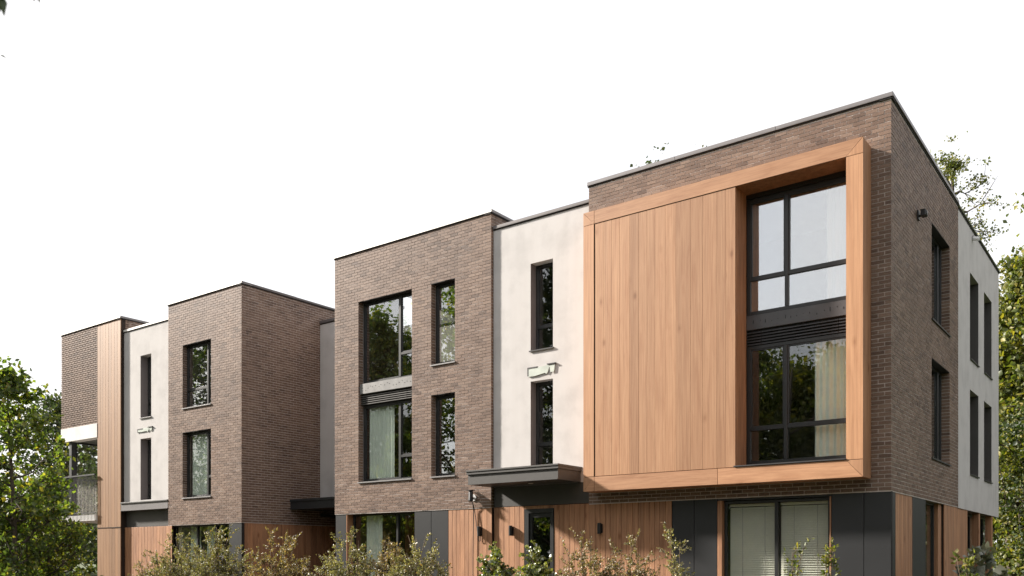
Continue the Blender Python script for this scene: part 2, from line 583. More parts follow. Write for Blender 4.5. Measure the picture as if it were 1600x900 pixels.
def curtain(fr, u0, u1, v0, v1, w, label, folds, group='curtains behind the windows', amp=.024):
    n = folds * 8
    V, Fc = [], []
    for i in range(n + 1):
        t = i / n
        d = amp * math.sin(t * folds * 2 * math.pi + .7 * math.sin(t * 9)) + amp * .4 * math.sin(t * folds * 4.3)
        for z in (v0, (v0 + v1) / 2, v1):
            s = 1.0 if z < v1 else .8
            V.append(fr(u0 + (u1 - u0) * t, z, w + d * s))
    m = len(V)
    for i in range(n + 1):
        for q in range(3):
            p = V[i * 3 + q]
            f2 = fr(0, 0, 0); f3 = fr(0, 0, -.004)
            V.append(tuple(a + (c - b) for a, b, c in zip(p, f2, f3)))
    for i in range(n):
        for q in range(2):
            a, b, c, d = i * 3 + q, (i + 1) * 3 + q, (i + 1) * 3 + q + 1, i * 3 + q + 1
            Fc.append((a, b, c, d))
            Fc.append((m + d, m + c, m + b, m + a))
    return obj('curtain', V, Fc, M['curtain'], smooth=True, label=label, cat='curtain', group=group)

# ------------------------------------------------------------------ the ground
def ground_sheet():
    n = 60
    xs = np.sign(np.linspace(-1, 1, n)) * np.abs(np.linspace(-1, 1, n)) ** 2.2 * 1500
    V = [(x - 10, y, 0.0 if abs(x) < 60 and abs(y) < 60 else .15 * math.sin(x * .03) * math.cos(y * .02)) for y in xs for x in xs]
    Fc = [(j * n + i, j * n + i + 1, (j + 1) * n + i + 1, (j + 1) * n + i) for j in range(n - 1) for i in range(n - 1)]
    m, nt, p = new_mat('lawn')
    a = node(nt, 'ShaderNodeTexNoise', Scale=.35, Detail=8.0)
    nt.links.new(wpos(nt), a.inputs['Vector'])
    r = ramp(nt, [(.3, (.030, .045, .014)), (.55, (.055, .075, .022)), (.75, (.085, .085, .035))])
    nt.links.new(a.outputs['Fac'], r.inputs['Fac'])
    nt.links.new(r.outputs['Color'], p.inputs['Base Color'])
    p.inputs['Roughness'].default_value = 1
    b = node(nt, 'ShaderNodeTexNoise', Scale=30.0, Detail=4.0)
    nt.links.new(wpos(nt), b.inputs['Vector'])
    bump(nt, p, b.outputs['Fac'], .8, .05)
    obj('ground', V, Fc, m, kind='structure')
ground_sheet()
M['paving'] = plain('concrete_paving', (.10, .095, .088), .9, nscale=2, var=.15, bmp=.1)
M['soil'] = plain('bark_mulch', (.06, .042, .03), 1.0, nscale=20, var=.5, bmp=.8)
up = lambda u, v, w: (u, v, w)
MB().box(up, -40, 12, -9.5, -6.0, -.1, .006).obj('path', M['paving'], kind='structure')
MB().box(up, -10.2, -5.4, -6.0, .1, -.1, .006).obj('path', M['paving'], kind='structure')
MB().box(up, -40, -10.3, -5.9, 2.0, -.1, .05).obj('planting_bed', M['soil'], kind='structure')
MB().box(up, -5.3, 2.6, -5.9, -.02, -.1, .05).obj('planting_bed', M['soil'], kind='structure')
MB().box(up, .15, 3.4, .0, 14.0, -.1, .044).obj('planting_bed', M['soil'], kind='structure')

# ------------------------------------------------------------------ houses
hR = thing('townhouse', (-4.6, 6.0, 0), 'nearest townhouse with a large timber framed window bay on its brick front', 'house', 'terrace of brick townhouses')
hM = thing('townhouse', (-12.0, 6.0, 0), 'middle townhouse with two wide and two narrow windows in its brick front', 'house', 'terrace of brick townhouses')
hL = thing('townhouse', (-20.0, 6.0, 0), 'townhouse projecting forward with a dark shaded brick side wall', 'house', 'terrace of brick townhouses')
hE = thing('townhouse', (-27.0, 6.0, 0), 'farthest townhouse with a tall pale timber strip and a corner balcony', 'house', 'terrace of brick townhouses')

TOP = 9.935
# ---- nearest townhouse -----------------------------------------------------
z0 = 2.86
f0 = F(0.0)
s0 = S(0.0)
bayop = (-6.20, -.355, 3.10, 9.12)
wallR = slab(F(.0055), -6.394, -.006, z0 - .02, TOP, [bayop], -.30, 0).obj('front_wall', M['mortar'], hR)
ccx, ccy = 4.117, -16.907
def near(u, v):
    d = math.hypot(u - ccx, ccy) 
    return 1.0 / d - (0.02 if v < 3.1 else 0)
bricks(f0, -6.4, 0.0, z0, z0 + 94 * .075, [bayop], hR, wallR, edge=.10, right_trim=(0, 0), nsingle=300, pick=near)
SW = [(3.31, 5.16, z0 + 51 * .075, z0 + 78 * .075), (3.31, 5.16, z0 + 12 * .075, z0 + 40 * .075)]
wallRs = slab(S(-.0055), .306, 6.12, z0 - .02, TOP, [(a - .006, b + .006, c - .004, d + .004) for a, b, c, d in SW], -.30, 0).obj('side_wall', M['mortar'], hR)
bricks(s0, .105, 6.125, z0, z0 + 94 * .075, SW, hR, wallRs, edge=.17)
for a, b, c, d in SW:
    window(s0, a, b, c, d, .17, hR, mull=(b - .40,), sash=False, sill='sill_dark', glass='glass_mid')
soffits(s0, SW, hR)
# stucco part of the side
SS = [(7.60, 8.80, 6.63, 8.77), (9.62, 10.85, 6.63, 8.77), (7.60, 8.80, 3.75, 5.85), (9.62, 10.85, 3.75, 5.85)]
slab(S(.004), 6.13, 12.06, 2.83, 9.88, SS, -.30, 0).obj('render_wall', M['stucco'], hR)
for a, b, c, d in SS:
    one_box('dark_jamb', S(.004), b - .012, b - .002, c, d, -.24, -.004, M['canopy'], hR)
    window(S(.004), a + .03, b - .03, c, d, .22, hR, trans=((0, c + .5),), sill='sill_dark')
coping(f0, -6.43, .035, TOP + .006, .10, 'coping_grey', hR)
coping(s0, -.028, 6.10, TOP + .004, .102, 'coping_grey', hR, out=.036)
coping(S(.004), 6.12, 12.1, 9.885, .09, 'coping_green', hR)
# ground floor, front
zg = z0 - .012
g0 = F(.018)
panels(g0, [-4.36, -3.858, -3.35], 0, zg, hR)
panels(g0, [-1.07, -.478, 0.0], 0, zg, hR)
boards(g0, -6.40, -4.37, 0, zg, 15, 'cedar', hR)
one_box('jamb_board', g0, -3.345, -3.245, 0, 2.80, -.16, .006, M['cedar'], hR, .003)
one_box('jamb_board', g0, -1.10, -1.074, 0, 2.80, -.12, .004, M['cedar'], hR, .003)
one_box('head_strip', g0, -3.35, -1.07, 2.80, zg, -.2, -.03, M['graphite'], hR)
window(g0, -3.24, -1.105, .08, 2.79, .10, hR, mull=(-2.16,), sash=False, glass='glass_lo')
# ground floor, right side
gs = S(-.018)
panels(gs, [.02, .39], 0, zg, hR)
boards(gs, .40, 1.68, 0, zg, 9, 'cedar', hR)
panels(gs, [1.69, 2.84], 0, zg, hR)
window(gs, 2.86, 4.33, .05, zg, .14, hR, sash=False)
one_box('jamb_board', gs, 4.34, 4.66, 0, zg, -.2, -.06, M['cedar'], hR, .003)
boards(gs, 4.68, 7.40, 0, zg, 18, 'cedar', hR)
g2 = S(-.25)
window(g2, 7.42, 12.0, .05, 2.81, .02, hR, mull=(9.2, 11.2), sash=False)
for a in (9.0, 11.0):
    one_box('timber_post', S(-.02), a, a + .18, 0, 2.825, -.16, 0, M['cedar'], hR, .004)
# timber bay -----------------------------------------------------------------
YF = .538
bx0, bx1, bz0, bz1 = -6.205, -.345, 3.085, 9.135
ix0, ix1, iz0, iz1 = -5.93, -.637, 3.40, 8.85
ox0 = -2.735
bay = MB()
bay.box(f0, bx0 + .02, ox0 - .02, bz0 + .02, bz1 - .02, -.02, YF - .03)
bay.box(f0, ix1 + .02, bx1 - .02, bz0 + .02, bz1 - .02, -.02, YF - .03)
bay.box(f0, ox0 - .02, ix1 + .02, bz0 + .02, iz0 - .02, -.02, YF - .03)
bay.box(f0, ox0 - .02, ix1 + .02, iz1 + .02, bz1 - .02, -.02, YF - .03)
bay = bay.obj('timber_bay', M['wooddark'], hR)
# linings of the deep opening and outer cheeks
one_box('lining_board', f0, ox0 - .02, ox0, iz0, iz1, -.02, YF - .022, M['cedar'], bay)
one_box('lining_board', f0, ix1, ix1 + .02, iz0, iz1, -.02, YF - .022, M['cedar'], bay)
one_box('lining_board', f0, ox0 - .02, ix1 + .02, iz1, iz1 + .02, -.02, YF - .022, M['cedar'], bay)
one_box('lining_board', f0, ox0 - .02, ix1 + .02, iz0 - .02, iz0, -.02, YF - .022, M['cedar'], bay)
one_box('cheek_board', f0, bx1 - .02, bx1, bz0, bz1, .004, YF - .022, M['cedar'], bay)  # darker cedar than the left cheek, shade put into the colour
one_box('cheek_board', f0, bx0, bx0 + .02, bz0, bz1, .004, YF - .022, M['oak_v'], bay)
one_box('soffit_board', f0, bx0 + .02, bx1 - .02, bz0, bz0 + .02, .004, YF - .022, M['cedar'], bay)
one_box('cap_flashing', f0, bx0 + .02, bx1 - .02, bz1 - .02, bz1, .004, YF - .022, M['oak_h'], bay)
def fboard(pts, mat):
    MB().prism(f0, pts, YF - .022, YF + random.uniform(-.0015, .0015)).obj('frame_board', M[mat], bay)
g = .005
bw, bh = ix0 - bx0, bz1 - iz1
rw, rh = bx1 - ix1, iz0 - bz0
# corners with a mitre, then the straight lengths
fboard([(bx0 + g, bz1), (ix0 - g, iz1 + g), (ix0 - g, bz1)], 'frame_h')
fboard([(bx0, bz1 - g), (bx0, iz1 + g), (ix0 - g, iz1 + g)], 'frame_v')
fboard([(ix0 + g, iz1 + g), (ix1, iz1 + g), (bx1 - g, bz1), (ix0 + g, bz1)], 'frame_h')
fboard([(bx1, bz1 - g), (ix1 + g, iz1 + g), (bx1, iz1 + g)], 'frame_v')
fboard([(ix1, iz0 + g), (bx1, iz0 + g), (bx1, iz1 - g), (ix1, iz1 - g)], 'frame_v')
fboard([(bx1, bz0 + g), (bx1, iz0 - g), (ix1 + g, iz0 - g)], 'frame_v')
xm = -3.1
fboard([(ix0 + g, bz0), (xm - g, bz0), (xm - g, iz0 - g), (ix0 + g, iz0 - g)], 'frame_h')
fboard([(xm + g, bz0), (bx1 - g, bz0), (ix1, iz0 - g), (xm + g, iz0 - g)], 'frame_h')
fboard([(bx0 + g, bz0), (ix0 - g, bz0), (ix0 - g, iz0 - g)], 'frame_h')
fboard([(bx0, bz0 + g), (ix0 - g, iz0 - g), (bx0, iz0 - g)], 'frame_v')
fboard([(bx0, iz0 + g), (ix0 - .012, iz0 + g), (ix0 - .012, iz1 - g), (bx0, iz1 - g)], 'frame_v')
px = [ix0 + .012, -5.50, -5.07, -4.66, -4.24, -4.0, -3.68, -3.42, -3.12, ox0]
edges = []
for a, b in zip(px, px[1:]):
    edges.append(a)
    if b - a > .38: edges.append((a + b) / 2 + random.uniform(-.03, .03))
edges.append(ox0)
for a, b in zip(edges, edges[1:]):
    one_box('plank', f0, a + .001, b - .001, iz0 + .006, iz1 - .006, YF - .04, YF - .010 + random.uniform(-.001, .001), M['oak_v'], bay, .002)
# windows in the bay
fb = F(-.02)
window(fb, ox0 + .003, ix1 - .003, 6.45, 8.76, .06, hR, mull=(-1.93,), trans=((None, 7.16),), glass='glass_hi', fw=.075)
window(fb, ox0 + .003, ix1 - .003, 3.49, 5.84, .06, hR, mull=(-1.95,), trans=((None, 4.19),), fw=.07)
one_box('blind_box', fb, ox0 + .003, ix1 - .003, 8.762, 8.848, -.1, -.03, M['graphite'], hR)
sp = one_box('spandrel_panel', fb, ox0 + .003, ix1 - .003, 6.16, 6.445, -.13, -.035, M['spandrel_dark'], hR, .004)
for i in range(16):
    x = ox0 + .15 + i * .125 + random.uniform(-.02, .02)
    one_box('screw', fb, x, x + .014, 6.29 + random.uniform(-.04, .04), 6.305 + random.uniform(-.04, .04) + .014, -.035, -.031, M['black'], sp)
lv = one_box('louvre_box', fb, ox0 + .003, ix1 - .003, 5.845, 6.155, -.14, -.09, M['shade_backing'], hR)
for a, b in ((ox0 + .003, ox0 + .30), (ox0 + .31, ix1 - .31), (ix1 - .30, ix1 - .003)):
    for i in range(5):
        z = 5.86 + i * .058
        vv = [(a, z, -.09), (b, z, -.09), (b, z + .042, -.09), (a, z + .042, -.09), (a, z - .004, -.045), (b, z - .004, -.045), (b, z + .014, -.045), (a, z + .014, -.045)]
        obj('louvre_slat', [fb(*p) for p in vv], [(3, 2, 1, 0), (0, 1, 5, 4), (1, 2, 6, 5), (2, 3, 7, 6), (3, 0, 4, 7), (4, 5, 6, 7)], M['louvre_dark'], lv)
one_box('window_ledge', fb, ox0 - .03, ix1 - .003, iz0 + .004, iz0 + .03, -.06, YF - .0, M['sill_dark'], hR, .004)
# pale render strip with the entrance, left of the bay ------------------------
YS = .075
fs = F(YS)
ST = [(-8.055, -7.42, 6.53, 8.575), (-8.055, -7.42, 3.74, 5.80)]
slab(fs, -9.165, -6.405, 3.36, 9.60, ST, -.30, 0).obj('render_wall', M['stucco'], hR)
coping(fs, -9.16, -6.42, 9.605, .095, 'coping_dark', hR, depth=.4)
window(fs, *ST[0], .21, hR, trans=((0, 7.10),), sill='sill_dark')
window(fs, *ST[1], .21, hR, trans=((0, 4.32),), sill=None)
for a, b, c, d in ST:
    one_box('dark_jamb', fs, a + .001, a + .010, c, d, -.206, -.003, M['coping_dark'], hR)  # dark sheet paints the shade on the left jamb
panels(fs, [-9.16, -6.41], 2.88, 3.36, hR, mat='canopy', w1=-.01)
boards(fs, -9.15, -8.24, 0, 2.872, 6, 'cedar', hR)
boards(fs, -7.39, -6.41, 0, 2.872, 7, 'cedar', hR)
# front door
dr = MB().box(fs, -8.23, -8.11, 0, 2.80, -.14, .012).box(fs, -7.46, -7.40, 0, 2.80, -.14, .012).box(fs, -8.11, -7.46, 2.70, 2.80, -.14, .012).obj('front_door', M['graphite'], hR)
dl = MB().box(fs, -8.105, -8.03, .02, 2.695, -.10, -.03).box(fs, -7.52, -7.465, .02, 2.695, -.10, -.03).box(fs, -8.03, -7.52, 2.60, 2.695, -.10, -.03).box(fs, -8.03, -7.52, .02, .35, -.10, -.03)
dl.obj('door_leaf', M['graphite'], dr)
one_box('door_pane', fs, -8.03, -7.52, .35, 2.60, -.07, -.06, M['glass'], dr)
MB().tube([fs(-8.07, .9, 0), fs(-8.07, 1.7, 0)], .012, 8).obj('door_handle', M['sill'], dr)
one_box('head_strip', fs, -8.235, -7.395, 2.80, 2.872, -.10, .0, M['cedar'], hR)
# canopy over the entrance
YC = .87
cn = MB().box(f0, -9.20, -6.66, 3.39, 3.60, -YS + .001, YC - .02).box(f0, -9.20, -6.66, 3.362, 3.39, -YS + .001, YC).obj('canopy', M['canopy'], hR)
MB().box(f0, -9.225, -6.635, 3.60, 3.66, -YS + .001, YC + .012).box(f0, -9.235, -6.625, 3.66, 3.70, -YS + .001, YC + .028, .005).obj('canopy_lip', M['canopy'], cn)
MB().tube([(-7.75, -.35, 3.361), (-7.75, -.35, 3.352)], .06, 16).obj('downlight', M['white'], cn)

# shell: roof, floors, party walls
def shell(h, x0, x1, y0, y1, zr, zs=(2.9, 6.2), left=True, right=True, back=True, ztop=None):
    zt = ztop or zr
    one_box('roof', up, x0 + .02, x1 - .02, y0 + .3, y1 - .02, zr - .25, zr - .05, M['roof'], h)
    for z in zs:
        one_box('floor_slab', up, x0 + .32, x1 - .32, y0 + .42, y1 - .32, z, z + .22, M['room'], h)
    if back: one_box('back_wall', up, x0 + .01, x1 - .01, y1 - .3, y1, 0, zt, M['mortar'], h)
    if left: one_box('party_wall', up, x0, x0 + .3, y0 + .33, y1 - .3, 0, zr - .25, M['room'], h)
    if right: one_box('party_wall', up, x1 - .3, x1, y0 + .33, y1 - .3, 0, zr - .25, M['room'], h)
    one_box('room_partition', up, x0 + .3, x1 - .3, y0 + 4.6, y0 + 4.7, .05, zr - .25, M['room'], h)

shell(hR, -9.16, -.31, .075, 12.05, 9.80, right=False, ztop=9.88)
one_box('party_wall', up, -6.39, -6.12, .45, 4.6, .05, 9.55, M['room'], hR)
one_box('parapet_wall', up, -6.39, -6.1, .31, 11.7, 9.556, TOP, M['mortar'], hR)

# ---- middle townhouse ------------------------------------------------------
z0 = 2.885
TM = z0 + 95 * .075
C = lambda k: z0 + k * .075
MO = [(-13.80, -11.80, C(11), C(77)), (-11.13, -10.33, C(49), C(77)), (-11.13, -10.33, C(11), C(39))]
wallM = slab(F(.0055), -14.744, -9.186, z0 - .02, TM, [(a - .006, b + .006, c - .004, d + .004) for a, b, c, d in MO], -.30, 0).obj('front_wall', M['mortar'], hM)
bricks(f0, -14.75, -9.18, z0, TM, MO, hM, wallM, edge=.17, nsingle=300, pick=near)
wallMs = slab(S(-9.1855), .306, 5.0, z0 - .02, TM, [], -.28, 0).obj('side_wall', M['mortar'], hM)
one_box('corner_fill', S(-9.1855), .02, .306, z0 - .02, TM, -.28, 0, M['mortar'], wallMs)
bricks(S(-9.18), .175, 4.9, z0, TM, [], hM, wallMs, only=lambda u, v: v > 9.5, edge=.03)
slab(F(5.0), -9.46, -9.18, 9.4, TM, [], -.3, 0).obj('parapet_wall', M['mortar'], hM)
one_box('side_wall', up, -14.744, -14.45, .31, 2.4, 0, TM, M['brickn'], hM)
coping(f0, -14.78, -9.145, TM + .004, .085, 'coping_sunlit', hM)
coping(S(-9.18), -.028, 5.02, TM + .002, .087, 'coping_grey', hM, out=.036)  # greyer than the front coping, side shade put into the colour
zt1, zb1 = C(77), C(11)
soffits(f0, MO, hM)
window(f0, -13.78, -11.82, 6.42, zt1 - .014, .17, hM, mull=(-12.39,), trans=((1, 7.08),), glass='glass_mid')
sp = one_box('spandrel_panel', f0, -13.79, -11.81, 6.135, 6.41, -.24, -.04, M['spandrel'], hM, .004)
for i in range(18):
    x = -13.7 + i * .105 + random.uniform(-.03, .03)
    zz = 6.27 + random.uniform(-.06, .06)
    one_box('screw', f0, x, x + .016, zz, zz + .016, -.04, -.036, M['shade_backing'], sp)
lv = one_box('louvre_box', f0, -13.79, -11.81, 5.835, 6.13, -.25, -.15, M['shade_backing'], hM)
for a, b in ((-13.78, -13.52), (-13.51, -12.06), (-12.05, -11.82)):
    for i in range(5):
        z = 5.85 + i * .055
        vv = [(a, z, -.15), (b, z, -.15), (b, z + .04, -.15), (a, z + .04, -.15), (a, z - .004, -.08), (b, z - .004, -.08), (b, z + .016, -.08), (a, z + .016, -.08)]
        obj('louvre_slat', [f0(*p) for p in vv], [(3, 2, 1, 0), (0, 1, 5, 4), (1, 2, 6, 5), (2, 3, 7, 6), (3, 0, 4, 7), (4, 5, 6, 7)], M['louvre'], lv)
window(f0, -13.78, -11.82, zb1 + .02, 5.83, .17, hM, mull=(-12.39,), trans=((1, 4.36),), sill='sill')
for k0, k1 in ((49, 77), (11, 39)):
    window(f0, -11.12, -10.34, C(k0) + .02, C(k1) - .014, .17, hM, sill='sill', glass='glass_mid')
# ground floor
zg = z0 - .012
panels(g0, [-14.735, -14.30], 0, zg, hM)
one_box('jamb_board', g0, -14.295, -14.275, 0, zg, -.3, .0, M['cedar'], hM)
window(g0, -14.27, -11.745, .08, zg, .22, hM, mull=(-12.557,), sash=False)
panels(g0, [-11.73, -11.145, -10.565], 0, zg, hM)
boards(g0, -10.56, -9.175, 0, zg, 10, 'cedar', hM)
boards(S(-9.185), .02, .070, 0, zg, 1, 'cedar', hM, back=False)
# recessed render wall with its own dark canopy
YR = 2.42
fr_ = F(YR)
slab(fr_, -18.15, -14.75, 3.2, 9.24, [], -.3, 0).obj('render_wall', M['stucco'], hM)
coping(fr_, -18.14, -14.76, 9.246, .11, 'coping_dark', hM, depth=.4)
cn = MB().box(f0, -18.14, -14.765, 3.22, 3.42, -YR + .001, -1.21).box(f0, -18.14, -14.765, 3.18, 3.22, -YR + .001, -1.19).obj('canopy', M['canopy_dark'], hM)
one_box('canopy_lip', f0, -18.14, -14.765, 3.42, 3.50, -YR + .001, -1.18, M['canopy_dark'], cn, .005)
fe = F(3.6)
one_box('soffit', up, -18.14, -14.765, 2.425, 3.6, 3.0, 3.1, M['canopy_dark'], hM)
boards(fe, -18.14, -16.6, 0, 3.0, 9, 'cedar', hM)
boards(fe, -15.5, -14.76, 0, 3.0, 4, 'cedar', hM)
dr = MB().box(fe, -16.59, -16.5, 0, 2.9, -.12, .01).box(fe, -15.59, -15.51, 0, 2.9, -.12, .01).box(fe, -16.5, -15.59, 2.8, 2.9, -.12, .01).obj('front_door', M['graphite'], hM)
one_box('door_leaf', fe, -16.49, -15.6, .02, 2.79, -.09, -.03, M['graphite'], dr)
shell(hM, -18.14, -9.47, 3.6, 12.05, 9.20, back=True)
one_box('roof', up, -14.74, -9.48, .31, 5.0, 9.65, 9.8, M['roof'], hM)
for z in (2.95, 6.2):
    one_box('floor_slab', up, -14.44, -9.48, .42, 3.9, z, z + .22, M['room'], hM)
one_box('room_partition', up, -14.44, -9.48, 3.94, 4.04, .05, 9.64, M['room'], hM)

# ---- projecting townhouse --------------------------------------------------
z0 = 2.73
YL = -.6
fl = F(YL)
TL = z0 + 94 * .075 + .04
C = lambda k: z0 + k * .075
LO = [(-21.20, -19.68, C(49), C(76)), (-21.20, -19.68, C(11), C(39))]
wallL = slab(F(YL + .0055), -21.994, -18.166, z0 - .02, TL, [(a - .006, b + .006, c - .004, d + .004) for a, b, c, d in LO], -.30, 0).obj('front_wall', M['mortar'], hL)
bricks(fl, -22.0, -18.16, z0, TL, LO, hL, wallL, edge=.17)
wallLs = slab(S(-18.1655), YL + .306, 5.5, z0 - .02, TL, [], -.30, 0).obj('side_wall', M['mortar'], hL)
bricks(S(-18.16), YL + .175, 5.4, z0, TL, [], hL, wallLs, edge=.03, only=lambda u, v: u < 3.6)
one_box('side_wall', up, -21.994, -21.7, YL + .31, 5.5, 0, TL, M['mortar'], hL)
coping(fl, -22.03, -18.125, TL + .004, .08, 'coping_sunlit', hL)
coping(S(-18.16), YL - .028, 5.52, TL + .002, .085, 'coping_dark', hL, out=.036)  # dark copy of the front coping, side shade put into the colour
window(fl, -21.19, -19.69, C(49) + .02, C(76) - .014, .15, hL, mull=(-20.06,), trans=((0, 7.0),), sill='sill', glass='glass_mid')
window(fl, -21.19, -19.69, C(11) + .02, C(39) - .014, .15, hL, mull=(-20.06,), trans=((1, 4.2),), sill='sill')
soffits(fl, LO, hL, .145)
gl_ = F(YL + .018)
zg = z0 - .012
window(gl_, -21.97, -18.82, .05, zg, .22, hL, mull=(-20.75, -19.75), sash=False)
panels(gl_, [-18.80, -18.175], 0, zg, hL)
boards(S(-18.178), YL + .05, 3.58, 0, zg, 22, 'cedar', hL)
# pale render strip of the projecting townhouse
fs2 = F(-.48)
S2 = [(-23.84, -23.19, 6.39, 8.48), (-23.84, -23.19, 3.62, 5.68)]
slab(fs2, -24.87, -22.01, 3.57, 9.41, S2, -.3, 0).obj('render_wall', M['stucco'], hL)
coping(fs2, -24.865, -22.02, 9.415, .085, 'coping_sunlit', hL, depth=.4)
for a, b, c, d in S2:
    one_box('dark_jamb', fs2, a + .001, a + .010, c, d, -.255, -.003, M['coping_dark'], hL)  # left jamb darkened by colour to stand for its shade
    window(fs2, a, b, c, d, .26, hL, trans=((0, c + .55),), sill='sill' if c > 5 else None)
lg = MB().box(F(-.6), -24.86, -22.03, 3.30, 3.52, -.2, .0).box(F(-.6), -24.86, -22.03, 3.275, 3.30, -.2, .02).obj('canopy', M['coping_grey'], hL)
one_box('canopy_lip', F(-.6), -24.86, -22.03, 3.52, 3.565, -.2, .03, M['canopy'], lg, .005)
panels(F(-.40), [-24.86, -22.02], 2.72, 3.28, hL, mat='canopy')
boards(F(-.46), -24.86, -22.02, 0, 2.715, 16, 'cedar', hL)
shell(hL, -24.86, -18.47, -.46, 11.5, 9.35)
one_box('roof', up, -21.69, -18.48, -.28, 5.4, 9.5, 9.62, M['roof'], hL)

# ---- farthest townhouse ----------------------------------------------------
z0 = 6.44
TE = z0 + 46 * .075 
wallE = slab(F(YL + .024), -28.974, -26.42, z0 - .02, TE, [], -.30, 0).obj('front_wall', M['mortar'], hE)
bricks(fl, -28.98, -26.42, z0, TE, [], hE, wallE, edge=.10, J=.024)
wallEs = slab(S(-24.8855), YL + .306, 5.0, 2.6, TE, [], -.30, 0).obj('side_wall', M['mortar'], hE)
bricks(S(-24.88), YL + .175, 4.9, z0, TE, [], hE, wallEs, edge=.03, only=lambda u, v: v > 9.2)
one_box('strip_backing', F(YL), -26.41, -24.89, 0, TE, -.30, -.03, M['wooddark'], hE)
boards(fl, -26.41, -24.885, 2.735, TE, 8, 'pale_cedar', hE, w0=-.025, back=False, gap=.004)
boards(fl, -26.41, -24.885, 0, 2.71, 8, 'pale_cedar', hE, w0=-.025, back=False, gap=.004)
one_box('drip_strip', fl, -26.41, -24.885, 2.712, 2.733, -.03, .012, M['wooddark'], hE)
coping(fl, -29.01, -24.85, TE + .004, .085, 'coping_sunlit', hE)
coping(S(-24.88), YL - .028, 5.02, TE + .002, .087, 'coping_grey', hE, out=.036)  # greyer than the front coping, shade of this side painted in
one_box('render_band', fl, -28.99, -26.415, 5.94, 6.435, -.30, .015, M['band'], hE, .004)
one_box('loggia_soffit', up, -28.98, -26.42, -.29, 2.6, 5.95, 6.1, M['canopy'], hE)
one_box('balcony_slab', up, -29.02, -26.415, -.68, 2.6, 3.0, 3.20, M['band'], hE)
one_box('corner_post', up, -28.50, -28.33, -.55, -.38, 3.2, 5.945, M['canopy_dark'], hE)
window(S(-28.40), -.36, 2.3, 3.21, 5.94, .0, hE, mull=(1.0,), sash=False)
window(F(2.3), -28.3, -26.43, 3.21, 5.94, .0, hE, mull=(-27.3,), sash=False)
rl = MB().box(fl, -29.05, -26.42, 4.60, 4.65, .05, .11).box(fl, -29.05, -26.42, 3.26, 3.29, .065, .095)
rl.box(up, -29.05, -28.99, -.648, 1.8, 4.60, 4.65).box(up, -29.035, -29.005, -.648, 1.8, 3.26, 3.29)
rl = rl.obj('balcony_railing', M['canopy_dark'], hE)
for i in range(27):
    x = -29.0 + i * .097
    one_box('baluster', fl, x, x + .014, 3.02, 4.60, .073, .087, M['canopy_dark'], rl, cache='bal')
for i in range(22):
    y = -.60 + i * .11
    one_box('baluster', up, -29.027, -29.013, y, y + .014, 3.02, 4.60, M['canopy_dark'], rl, cache='bal2')
one_box('side_wall', up, -28.97, -28.68, -.28, 10.9, 6.11, TE, M['mortar'], hE)
one_box('side_wall', up, -26.40, -26.12, -.28, 10.9, 0, 6.4, M['mortar'], hE)
one_box('back_wall', up, -28.95, -24.9, 10.9, 11.2, 0, TE, M['mortar'], hE)
one_box('side_wall', up, -28.96, -28.68, 2.7, 10.9, 0, 5.94, M['mortar'], hE)
one_box('roof', up, -28.67, -25.2, -.28, 10.9, 9.5, 9.62, M['roof'], hE)

# ------------------------------------------------------------------ curtains, blinds and things in windows
curtain(f0, -1.44, -.70, 3.56, 5.78, -.22, 'pale curtain at the right of the lower timber bay window', 6)
curtain(f0, -1.22, -.70, 6.5, 8.7, -.24, 'white curtain at the right of the upper timber bay window', 4)
curtain(f0, -13.66, -12.72, 3.75, 5.78, -.30, 'pale green curtain in the lower wide window of the middle brick front', 8)
curtain(f0, -13.86, -13.25, 0.1, 2.85, -.38, 'pale green curtain in the ground floor window of the middle house', 6)
curtain(fl, -21.05, -20.2, 3.6, 5.6, -.28, 'curtain in the lower window of the projecting brick house', 7)
curtain(gl_, -21.4, -20.85, .1, 2.68, -.42, 'grey curtain in the ground floor window nearest the timber boards, projecting house', 5)
curtain(gl_, -20.5, -19.9, .1, 2.68, -.42, 'grey curtain in the middle of the ground floor window, projecting house', 5)
for a, b, lab in ((-3.17, -2.205, 'left half of the slatted blinds behind the ground floor window under the timber bay'), (-2.115, -1.17, 'right half of the slatted blinds behind the ground floor window under the timber bay')):
    bl = thing('window_blind', ((a + b) / 2, .30, .1), lab, 'blind', 'slatted blinds under the timber bay')
    one_box('head_rail', g0, a, b, 2.68, 2.73, -.26, -.22, M['blind'], bl)
    for i in range(54):
        z = 2.66 - i * .046
        vv = [(a, z, -.265), (b, z, -.265), (b, z - .046, -.222), (a, z - .046, -.222)]
        P = [g0(*p) for p in vv] + [tuple(np.array(g0(*p)) + np.array((0, -.0015, .0015))) for p in vv]
        obj('slat', P, [(0, 1, 2, 3), (7, 6, 5, 4), (0, 4, 5, 1), (1, 5, 6, 2), (2, 6, 7, 3), (3, 7, 4, 0)], M['blind'], bl, cache='slat')
    for q in (.28, .76):
        x = a + (b - a) * q
        one_box('cord', g0, x, x + .006, .2, 2.68, -.219, -.216, M['sill'], bl)

def lamp(x, z, fr, label):
    t = thing('wall_lamp', fr(x, z - .12, 0), label, 'wall lamp', 'black wall lamps on the ground floor boards')
    one_box('back_plate', fr, x - .05, x + .05, z - .10, z + .10, 0, .015, M['black'], t, .003)
    MB().tube([fr(x, z - .12, .065), fr(x, z - .115, .065), fr(x, z + .115, .065), fr(x, z + .12, .065)], [.042, .046, .046, .042], 14).obj('lamp_body', M['black'], t)
    one_box('bracket', fr, x - .015, x + .015, z - .03, z + .03, .012, .04, M['black'], t)
lamp(-9.52, 2.30, g0, 'black wall lamp on boards under the hanging security camera')
lamp(-8.60, 2.30, fs, 'black wall lamp on boards left of the front door under the canopy')
lamp(-6.10, 2.30, g0, 'black wall lamp on boards right of the front door')

